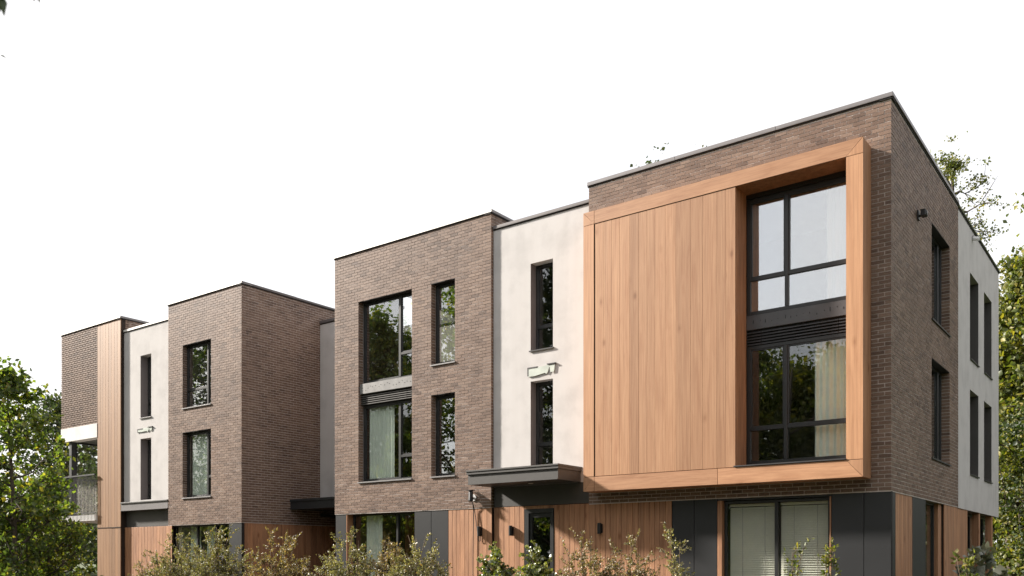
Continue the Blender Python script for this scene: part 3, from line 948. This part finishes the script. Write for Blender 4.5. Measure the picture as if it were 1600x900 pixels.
# security camera with hanging cables
t = thing('security_camera', (-9.72, -.02, 3.05), 'black and white security camera with hanging cables under the canopy corner', 'camera')
MB().tube([f0(-9.72, 3.13, 0), f0(-9.72, 3.13, .03)], .085, 16).obj('base', M['white'], t)
MB().tube([f0(-9.74, 3.30, .10), f0(-9.735, 3.29, .10), f0(-9.71, 3.12, .13), f0(-9.705, 3.05, .14), f0(-9.705, 3.03, .14)], [.04, .055, .058, .06, .045], 12).obj('camera_body', M['black'], t)
MB().tube([f0(-9.72, 3.13, .02), f0(-9.72, 3.13, .11)], .03, 10).obj('arm', M['white'], t)
one_box('sun_shield', f0, -9.79, -9.66, 3.30, 3.315, .03, .20, M['black'], t)
c1 = MB().tube([f0(-9.71, 3.02, .07), f0(-9.705, 2.8, .02), f0(-9.72, 2.3, .02), f0(-9.73, 1.5, .02), f0(-9.73, .4, .02)], .009, 6)
c1.tube([f0(-9.70, 3.02, .07), f0(-9.69, 2.85, .02), f0(-9.62, 2.5, .02), f0(-9.585, 2.2, .02), f0(-9.58, 2.12, .02), f0(-9.55, 2.06, .02), f0(-9.49, 2.07, .02), f0(-9.50, 2.18, .02)], .008, 6)
c1.obj('cable', M['black'], t)
# small camera on the side wall
t = thing('wall_camera', (0.02, 2.05, 8.36), 'small dark camera on the shaded brick side wall near the roof', 'camera')
one_box('back_plate', s0, 1.98, 2.12, 8.36, 8.54, .003, .03, M['black'], t, .004)
MB().tube([(.03, 2.05, 8.43), (.08, 2.05, 8.45)], .025, 8).obj('arm', M['black'], t)
one_box('camera_body', S(.07), 1.96, 2.13, 8.41, 8.53, 0, .10, M['black'], t, .02)
MB().tube([(.17, 2.045, 8.47), (.18, 2.045, 8.47)], .04, 12).obj('lens', M['louvre_dark'], t)
# overflow pipe on the side render
t = thing('overflow_pipe', (.01, 7.93, 9.6), 'short pale overflow pipe sticking out of the side render below the mossy coping', 'pipe')
MB().tube([(.0, 7.93, 9.70), (.16, 7.93, 9.66)], .05, 12).obj('pipe', M['white'], t)
MB().tube([(.004, 7.93, 9.70), (.02, 7.93, 9.695)], .08, 14).obj('flange', M['sill'], t)

def torn_sheet(fr, x0, x1, zl, label, seed, k=1.0):
    random.seed(seed)
    w_ = x1 - x0
    t = thing('torn_sheet', fr((x0 + x1) / 2, zl - .2, 0), label, 'torn sheet', 'torn sheets above the lower render windows')
    top = [(x0 + w_ * q, zl + random.uniform(-.015, .01)) for q in (1.0, .86, .83, .74, .70, .4, .1, .0)]
    bot = [(x0 + w_ * q, zl - k * .20 + random.uniform(-.02, .03)) for q in (0, .25, .62, .70)]
    pts = bot + [(x0 + w_ * .745, zl - k * .15), (x0 + w_ * .80, zl - k * .03), (x0 + w_ * .84, zl - k * .17), (x0 + w_ * .97, zl - k * .17)] + [p for p in top if p[0] not in (x0 + w_ * .83, x0 + w_ * .74)]
    MB().prism(fr, pts, .022, .028).obj('sheet', M['torn'], t)
    one_box('top_bracket', fr, x0 - .02, x0 + w_ * .35, zl - .02, zl + .01, .004, .034, M['sill_dark'], t)
    one_box('top_bracket', fr, x1 - w_ * .28, x1 + .03, zl + .012, zl + .035, .004, .045, M['sill_dark'], t)
    one_box('side_bracket', fr, x0 - .02, x0 + .012, zl - k * .19, zl - .022, .004, .03, M['sill_dark'], t)
torn_sheet(fs, -8.11, -7.35, 6.12, 'torn pale green sheet on brackets between the two entrance windows beside the timber bay', 3)
torn_sheet(fs2, -23.97, -23.1, 6.01, 'torn pale green sheet on brackets between the render windows beside the tall timber strip', 5, .6)

# potted plant inside a narrow window
def leaf_quads(P, D, L, W, rng, droop=.25):
    """P positions, D directions (unit), L lengths, W widths -> bent diamond leaves (two quads folded)"""
    n = len(P)
    up_ = rng.normal(size=(n, 3))
    side = np.cross(D, up_)
    side /= np.linalg.norm(side, axis=1)[:, None] + 1e-9
    nrm = np.cross(side, D)
    L = L[:, None]; W = W[:, None]
    base = P
    tip = P + D * L - nrm * L * droop * .5
    mid = P + D * L * .45 + nrm * L * .06
    l_ = P + D * L * .42 + side * W - nrm * W * .35
    r_ = P + D * L * .42 - side * W - nrm * W * .35
    V = np.stack([base, l_, mid, r_, tip], 1).reshape(-1, 3)
    idx = np.arange(n)[:, None] * 5
    tri = np.array([[0, 2, 1], [0, 3, 2], [1, 2, 4], [2, 3, 4]])
    Fc = (idx[:, None, :] + tri[None]).reshape(-1, 3)
    return V, Fc

def mesh_np(name, V, Fc, mat, parent):
    c = (V.min(0) + V.max(0)) / 2
    me = bpy.data.meshes.new(name)
    me.vertices.add(len(V))
    me.vertices.foreach_set('co', (V - c).astype(np.float32).ravel())
    me.loops.add(len(Fc) * 3)
    me.loops.foreach_set('vertex_index', Fc.astype(np.int32).ravel())
    me.polygons.add(len(Fc))
    me.polygons.foreach_set('loop_start', np.arange(0, len(Fc) * 3, 3, dtype=np.int32))
    me.update(calc_edges=True)
    me.validate()
    me.materials.append(mat)
    o = bpy.data.objects.new(name, me)
    COL.objects.link(o)
    WL[o] = Vector(c)
    o.parent = parent
    o.location = Vector(c) - WL[parent]
    return o

def rand_dirs(rng, n):
    d = rng.normal(size=(n, 3))
    return d / np.linalg.norm(d, axis=1)[:, None]

# ------------------------------------------------------------------ vegetation
GR = {
 'maple': leaf_mat('maple_leaves', [(0, (.050, .080, .017)), (.35, (.085, .130, .025)), (.7, (.14, .185, .034)), (.9, (.22, .235, .04)), (1, (.36, .29, .045))], trans=.52),
 'deep': leaf_mat('deep_green_leaves', [(0, (.020, .036, .010)), (.5, (.035, .058, .014)), (.85, (.065, .085, .02)), (1, (.14, .13, .03))]),
 'lime': leaf_mat('yellow_green_leaves', [(0, (.055, .075, .014)), (.4, (.10, .125, .022)), (.75, (.17, .175, .03)), (1, (.30, .25, .04))], trans=.42),
 'olive': leaf_mat('olive_shrub_leaves', [(0, (.08, .085, .036)), (.35, (.17, .16, .070)), (.7, (.29, .26, .125)), (.92, (.42, .37, .21)), (1, (.32, .15, .04))], trans=.35, gloss=.08, rough=.4),
 'rust': leaf_mat('rusty_shrub_leaves', [(0, (.10, .08, .036)), (.4, (.19, .15, .070)), (.65, (.30, .24, .13)), (.85, (.34, .18, .06)), (1, (.42, .36, .23))], trans=.35, gloss=.08, rough=.4),
 'glossy': leaf_mat('glossy_shrub_leaves', [(0, (.05, .075, .014)), (.5, (.13, .165, .028)), (.85, (.26, .27, .045)), (1, (.38, .35, .07))], trans=.35, gloss=.18, rough=.3),
 'tan': leaf_mat('tan_shrub_leaves', [(0, (.12, .085, .04)), (.4, (.20, .15, .075)), (.8, (.33, .26, .14)), (1, (.20, .19, .05))], trans=.3, gloss=.08),
 'grey': leaf_mat('silvery_leaves', [(0, (.10, .12, .09)), (.6, (.2, .22, .17)), (1, (.38, .36, .2))], trans=.2, gloss=.2),
}

def tree(name, loc, h, label, mat, seed, crown_r=2.5, base=.25, nl=9000, ls=.12, limbs=16, gap=.0, group=None, lean=(0, 0), shape=1.0, clump=.38, trunk_r=None):
    rng = np.random.default_rng(seed)
    t = thing(name, loc, label, 'tree', group)
    L0 = np.array(loc, float)
    tr = trunk_r or h * .016
    tp, rr = [], []
    for i in range(9):
        q = i / 8
        tp.append(L0 + np.array((lean[0] * q * q + .12 * h * .1 * math.sin(q * 5 + seed), lean[1] * q * q + .1 * h * .1 * math.cos(q * 4 + seed), h * .93 * q)))
        rr.append(tr * (1 - .88 * q) + .006)
    tp = np.array(tp)
    MB().tube(tp.tolist(), rr, 8).obj('trunk', M['bark'], t, smooth=True)
    br = MB()
    tips, tw = [], []
    def at(q):
        f = q * 8; i = min(int(f), 7)
        return tp[i] + (tp[i + 1] - tp[i]) * (f - i)
    for k in range(limbs):
        q = base + (1 - base) * ((k + rng.uniform(.1, .9)) / limbs) ** .9
        q = min(q, .97)
        s = at(q)
        a = k * 2.4 + rng.uniform(-.5, .5)
        # crown profile: widest around a third of the way up
        pq = (q - base) / (1 - base)
        reach = crown_r * (math.sin(math.pi * min(1, (pq * .82 + .22)) ) ** .8) * rng.uniform(.75, 1.15) * shape
        reach = max(reach, crown_r * .22)
        rise = reach * rng.uniform(.35, .8)
        d = np.array((math.cos(a), math.sin(a), 0))
        pts = [s]
        for i in range(1, 5):
            f = i / 4
            pts.append(s + d * reach * f + np.array((0, 0, rise * f ** 1.3)) + rng.normal(size=3) * reach * .05)
        r0 = tr * (1 - .85 * q) * .55 + .008
        br.tube([p.tolist() for p in pts], [r0 * (1 - .8 * i / 4) for i in range(5)], 5)
        for j in range(1, 5):
            for m_ in range(2 if j < 4 else 3):
                b0 = pts[j]
                dd = d * rng.uniform(.1, .7) + rng.normal(size=3) * .55 + np.array((0, 0, .25))
                ln = reach * rng.uniform(.22, .5) + .15
                e = b0 + dd * ln
                mid_ = (b0 + e) / 2 + rng.normal(size=3) * ln * .08
                br.tube([b0.tolist(), mid_.tolist(), e.tolist()], [r0 * .4 * (1 - .5 * j / 4) + .004, r0 * .25 + .003, .003], 4)
                for p, ww in ((mid_, .7), (e, 1.2)):
                    tips.append(p); tw.append(ww)
        tips.append(pts[-1]); tw.append(1.0)
    tips.append(tp[-1] + np.array((0, 0, h * .04))); tw.append(1.3)
    tips = np.array(tips); tw = np.array(tw)
    if gap:
        keep = rng.random(len(tips)) > gap
        keep[-1] = True
        tips, tw = tips[keep], tw[keep]
    br.obj('branches', M['bark'], t, smooth=True)
    ci = rng.choice(len(tips), nl, p=tw / tw.sum())
    off = rng.normal(size=(nl, 3)) * np.array((1, 1, .62)) * clump * (crown_r / 2.5) * rng.uniform(.25, 1.1, size=(nl, 1))
    P = tips[ci] + off
    D = rand_dirs(rng, nl)
    D[:, 2] -= .25
    D /= np.linalg.norm(D, axis=1)[:, None]
    L = ls * rng.uniform(.55, 1.25, nl)
    V, Fc = leaf_quads(P, D, L, L * rng.uniform(.32, .46, nl), rng)
    mesh_np('crown', V, Fc, GR[mat], t)
    return t

def shrub(name, loc, h, r, label, mat, seed, stems=26, nl=4500, ls=.045, group=None, cat='shrub', upright=.75, wl=.36):
    rng = np.random.default_rng(seed)
    t = thing(name, loc, label, cat, group)
    L0 = np.array(loc, float)
    mb = MB()
    pos, dirs = [], []
    per = int(nl * 2.2) // stems
    for k in range(stems):
        a = k * 2.4 + rng.uniform(-.4, .4)
        q = math.sqrt((k + .5) / stems)
        hh = h * (1 - .42 * q ** 2) * rng.uniform(.72, 1.0)
        if k < 3: hh = h * rng.uniform(.93, 1.0)
        d = np.array((math.cos(a), math.sin(a), 0))
        pts = []
        wob = rng.normal(size=3) * .06
        for i in range(6):
            f = i / 5
            pts.append(L0 + d * (r * q * (.25 + .75 * f ** 1.1)) + np.array((0, 0, hh * f)) + wob * math.sin(f * 4))
        mb.tube([p.tolist() for p in pts], [.012 * (1 - .8 * i / 5) + .002 for i in range(6)], 4)
        pts = np.array(pts)
        # side twigs carry the leaves
        nt_ = 15
        for j in range(nt_):
            f = rng.uniform(.22, 1.0)
            i = min(int(f * 5), 4)
            b0 = pts[i] + (pts[i + 1] - pts[i]) * (f * 5 - i)
            dd = rng.normal(size=3) * .5 + d * .3 + np.array((0, 0, upright))
            dd /= np.linalg.norm(dd)
            ln = h * rng.uniform(.06, .17)
            e = b0 + dd * ln
            mb.tube([b0.tolist(), e.tolist()], [.004, .0018], 3)
            m_ = max(3, per // nt_)
            s = rng.uniform(.1, 1.05, m_)
            pos.append(b0 + (e - b0) * s[:, None] + rng.normal(size=(m_, 3)) * .018)
            q2 = rng.normal(size=(m_, 3)) * .7 + dd * .7
            dirs.append(q2 / np.linalg.norm(q2, axis=1)[:, None])
    mb.obj('stems', M['stem'], t, smooth=True)
    P = np.concatenate(pos); D = np.concatenate(dirs)
    n = len(P)
    L = ls * rng.uniform(.6, 1.3, n)
    V, Fc = leaf_quads(P, D, L, L * wl * rng.uniform(.8, 1.2, n), rng, droop=.3)
    mesh_np('foliage', V, Fc, GR[mat], t)
    return t

# shrubs along the fronts
SG = 'shrubs planted along the house fronts'
shrub('shrub', (-21.0, -1.7, .03), 1.75, .75, 'low tan shrub before the timber boards of the projecting house', 'tan', 11, nl=3500, group=SG)
shrub('shrub', (-19.75, -1.7, .03), 2.30, .85, 'olive shrub with upright shoots below the projecting house window', 'olive', 12, nl=6000, group=SG)
shrub('shrub', (-17.9, -1.7, .03), 2.55, .95, 'tallest olive shrub in front of the brick corner of the projecting house', 'olive', 13, nl=7000, group=SG)
shrub('shrub', (-15.1, -1.6, .03), 2.35, .85, 'rust tinged shrub in front of the dark boarded entrance recess', 'rust', 14, nl=6500, group=SG)
shrub('shrub', (-12.5, -1.6, .03), 2.25, .85, 'pale olive shrub in front of the ground floor curtain of the middle house', 'olive', 15, nl=6500, group=SG)
shrub('shrub', (-11.1, -1.5, .03), 2.0, .65, 'brownish shrub in front of the dark pane of the middle house', 'rust', 16, nl=5000, group=SG)
shrub('shrub', (-10.1, -1.6, .03), 2.22, .75, 'olive shrub in front of the two dark panels left of the pale boards', 'olive', 17, nl=5500, group=SG)
shrub('shrub', (-7.75, -1.6, .03), 1.84, .40, 'bright glossy green shrub at the left of the front door', 'glossy', 18, nl=2200, ls=.075, stems=20, group=SG, wl=.5)
shrub('shrub', (-6.75, -1.6, .03), 1.80, .42, 'bright glossy green shrub before the front door', 'glossy', 19, nl=2200, ls=.075, stems=20, group=SG, wl=.5)
shrub('shrub', (-5.45, -1.6, .03), 2.08, .65, 'thin tan shrub right of the front door', 'tan', 20, nl=3300, stems=18, group=SG)
shrub('shrub', (-4.45, -1.5, .03), 1.98, .65, 'golden tan shrub before the cedar boards under the bay', 'tan', 21, nl=3600, stems=18, group=SG)
shrub('shrub', (-3.45, -1.6, .03), 2.02, .30, 'slender green shrub before the dark panels left of the blinds', 'olive', 22, nl=1500, stems=8, group=SG)
shrub('young_shoot', (-1.2, -1.6, .03), 1.80, .16, 'thin green shoot in front of the slatted blinds', 'lime', 23, nl=160, ls=.075, stems=4, group='green shoots before the blinds', cat='plant', wl=.3)
shrub('young_shoot', (-.62, -1.6, .03), 1.78, .14, 'thin green shoot in front of the dark panel at the right of the blinds', 'lime', 24, nl=150, ls=.075, stems=3, group='green shoots before the blinds', cat='plant', wl=.3)
shrub('leafy_plant', (1.2, 1.0, .05), 1.72, .40, 'plant with broad silvery leaves before the side wall boards', 'grey', 25, nl=260, ls=.17, stems=9, cat='plant', wl=.5)
shrub('leafy_plant', (1.2, .1, .05), 1.60, .30, 'low yellow green plant at the foot of the side wall boards', 'lime', 26, nl=320, ls=.10, stems=9, cat='plant', wl=.4)

# potted plant indoors
pt = thing('potted_plant', (-10.5, .42, 3.72), 'green potted plant inside the lower narrow window of the middle house', 'plant')
MB().tube([(-10.5, .42, 3.45), (-10.5, .42, 3.46), (-10.5, .42, 3.66), (-10.5, .42, 3.70)], [.07, .08, .10, .105], 14).obj('pot', M['ceramic'], pt)
one_box('stand', up, -10.65, -10.35, .30, .56, 3.18, 3.45, M['cedar'], pt)
rng = np.random.default_rng(5)
n = 60
D = rng.normal(size=(n, 3)) * .35 + np.array((0, -.1, 1)); D /= np.linalg.norm(D, axis=1)[:, None]
V, Fc = leaf_quads(np.tile(np.array((-10.5, .42, 3.66)), (n, 1)) + rng.normal(size=(n, 3)) * .04, D, rng.uniform(.25, .5, n), rng.uniform(.015, .03, n), rng, droop=.5)
mesh_np('leaves', V, Fc, GR['glossy'], pt)

# trees left of the houses
TLg = 'trees left of the houses'
tree('maple_tree', (-19.0, -6.74, 0), 6.75, 'tall leafy maple at the left edge reaching above the balcony', 'maple', 31, crown_r=1.05, base=.14, nl=5000, ls=.135, limbs=24, group=TLg, gap=.3, clump=.30, trunk_r=.08)
tree('maple_tree', (-20.35, -5.2, 0), 4.2, 'smaller bushy tree in front of the balcony', 'maple', 32, crown_r=.85, base=.12, nl=4000, ls=.11, limbs=20, group=TLg, clump=.32, gap=.25)
tree('broadleaf_tree', (-20.6, -6.7, 0), 3.7, 'dense bushy tree low at the far left edge', 'maple', 33, crown_r=1.1, base=.06, nl=5500, ls=.12, limbs=24, group=TLg)
tree('broadleaf_tree', (-21.3, -4.7, 0), 3.0, 'yellowish low tree under the balcony', 'lime', 34, crown_r=.72, base=.05, nl=4200, ls=.10, limbs=16, group=TLg)
tree('broadleaf_tree', (-36.0, 3.0, 0), 9.0, 'pale tree standing behind the balcony post', 'deep', 35, crown_r=3.2, base=.1, nl=9000, ls=.2, limbs=24, group=TLg)
tree('broadleaf_tree', (-42.0, -3.0, 0), 8.5, 'tree filling the gap behind the tall maple', 'deep', 36, crown_r=3.6, base=.06, nl=9000, ls=.24, limbs=24, group=TLg)

# trees behind and right of the houses
TBg = 'trees behind the houses'
tree('tall_tree', (-4.6, 29.0, 0), 22.2, 'tall thin crowned tree rising above the side roof edge', 'lime', 41, crown_r=1.75, base=.74, nl=3200, ls=.13, limbs=13, gap=.2, group=TBg, clump=.34)
tree('tall_tree', (-17.9, 26.0, 0), 24.4, 'tree of which only thin twigs show above the front roof edge', 'deep', 42, crown_r=2.4, base=.7, nl=1600, ls=.2, limbs=14, gap=.3, group=TBg, clump=.3)
tree('broadleaf_tree', (1.6, 27.5, 0), 15.5, 'yellow green tree right behind the pale side wall', 'lime', 43, crown_r=4.0, base=.06, nl=42000, ls=.28, limbs=46, group=TBg)
tree('broadleaf_tree', (3.6, 22.5, 0), 17.0, 'tall tree cut by the right edge of the view', 'lime', 44, crown_r=3.6, base=.10, nl=34000, ls=.24, limbs=44, group=TBg)
tree('broadleaf_tree', (1.9, 19.0, 0), 8.5, 'dark leafy tree low beside the side wall', 'deep', 45, crown_r=2.6, base=.05, nl=18000, ls=.15, limbs=24, group=TBg)
tree('broadleaf_tree', (-2.5, 33.0, 0), 14.0, 'tree whose twigs show just beyond the mossy coping', 'lime', 46, crown_r=3.6, base=.2, nl=10000, ls=.22, limbs=26, group=TBg)
tree('broadleaf_tree', (-.5, 36.0, 0), 14.0, 'dark tree behind the yellow green one at the right edge', 'deep', 49, crown_r=4.4, base=.05, nl=22000, ls=.24, limbs=40, group=TBg)
tree('broadleaf_tree', (-.3, 44.0, 0), 16.0, 'broad dark tree farthest back at the right edge', 'maple', 50, crown_r=4.6, base=.04, nl=24000, ls=.34, limbs=44, group=TBg)
tree('broadleaf_tree', (4.2, 34.0, 0), 15.0, 'dark tree behind the tall one cut by the right edge', 'maple', 51, crown_r=4.4, base=.04, nl=24000, ls=.32, limbs=44, group=TBg)
tree('broadleaf_tree', (-.6, 24.0, 0), 14.6, 'bright yellow green tree touching the end of the mossy coping', 'lime', 52, crown_r=2.2, base=.05, nl=30000, ls=.19, limbs=46, group=TBg, clump=.42)
tree('broadleaf_tree', (9.5, 52.0, 0), 24.0, 'yellow green tree far right that shows in the side windows', 'lime', 47, crown_r=5.5, base=.08, nl=9000, ls=.35, limbs=28, group=TBg)
tree('broadleaf_tree', (7.6, 37.0, 0), 20.0, 'second tree far right that shows in the side windows', 'lime', 48, crown_r=5.0, base=.08, nl=9000, ls=.32, limbs=28, group=TBg)

# trees across the way: some mirrored in the windows, others raised to block sky light
TOg = 'trees across the way mirrored in the windows'
OP = [(-9.5, -23, 10.5, 3.4, 'lime'), (-15.5, -24, 12.5, 3.8, 'maple'), (-20.5, -21, 19.0, 4.0, 'deep'), (-27.0, -22, 21.0, 4.6, 'maple'), (-33.5, -20, 16.8, 3.4, 'maple'), (-41, -22, 21.0, 4.8, 'deep'), (-50, -23, 22.5, 5.2, 'deep'), (-60, -24, 23, 5.4, 'maple'),
      (-13, -40, 15.0, 5.0, 'lime'), (-20, -42, 17.5, 5.2, 'maple'), (-3, -40, 25, 5.6, 'deep'), (6, -36, 22, 5.4, 'maple'), (15, -30, 22, 5.4, 'deep'), (21, -20, 17, 5.2, 'deep'), (24, -8, 11, 4.4, 'maple'), (27, 5, 11, 4.4, 'maple'), (28, 18, 11, 4.4, 'maple')]  # unseen right-hand trees, heights set to limit sky light on the walls
for i, (x, y, h, cr, mt) in enumerate(OP):
    tree('broadleaf_tree', (x, y, 0), h, 'leafy tree out of view across the way, for window reflections and blocking sky light', mt, 60 + i, crown_r=cr, base=.05, nl=15000, ls=.26, limbs=34, group=TOg, gap=.05)

# far wood that closes the view
def far_wood():
    rng = np.random.default_rng(99)
    n = 60000
    a = rng.uniform(0, 2 * math.pi, n)
    r = rng.uniform(85, 120, n)
    hgt = (10.5 + 2.5 * np.sin(a * 17) + 2 * np.sin(a * 41 + 1))
    z = rng.uniform(0, 1, n) ** .7 * hgt
    P = np.stack([np.cos(a) * r - 8, np.sin(a) * r, z], 1)
    V, Fc = leaf_quads(P, rand_dirs(rng, n), rng.uniform(.9, 1.8, n), rng.uniform(.45, .9, n), rng)
    obj('far_wood', V, [tuple(f) for f in Fc.tolist()], GR['deep'], kind='stuff')
far_wood()

# twig hanging in from a tree beside the camera
t = thing('overhanging_tree', (-7.5, -14.5, 0), 'dark blurred leaf and twig tips hanging in at the top left corner', 'tree')
MB().tube([(-7.5, -14.5, 0), (-7.4, -14.5, 3), (-7.2, -14.5, 6.2), (-7.0, -14.5, 8.5)], [.16, .13, .09, .03], 10).obj('trunk', M['bark'], t, smooth=True)
b = MB().tube([(-7.2, -14.5, 6.2), (-5.6, -14.4, 6.9), (-3.6, -14.2, 6.6), (-2.2, -14.05, 5.75)], [.05, .03, .015, .005], 6)
b.tube([(-3.6, -14.2, 6.6), (-1.8, -14.8, 5.6), (-.35, -15.2, 4.5)], [.015, .009, .004], 5)
b.obj('branches', M['bark'], t, smooth=True)
rng = np.random.default_rng(8)
P = np.array([(-.13, -15.11, 4.20), (-.16, -15.08, 4.21), (-2.06, -14.06, 5.47), (-2.00, -14.05, 5.46), (-2.12, -14.0, 5.50), (-4.4, -13.26, 6.17)])
D = np.array([(.15, .05, -1), (-.2, -.1, -1), (.2, .1, -1), (-.1, .1, -1), (.3, .2, -1), (.9, .3, -.4)])
D /= np.linalg.norm(D, axis=1)[:, None]
V, Fc = leaf_quads(P, D, np.array([.17, .15, .12, .10, .1, .08]), np.array([.05, .05, .03, .03, .03, .02]), rng)
mesh_np('leaves', V, Fc, GR['deep'], t)
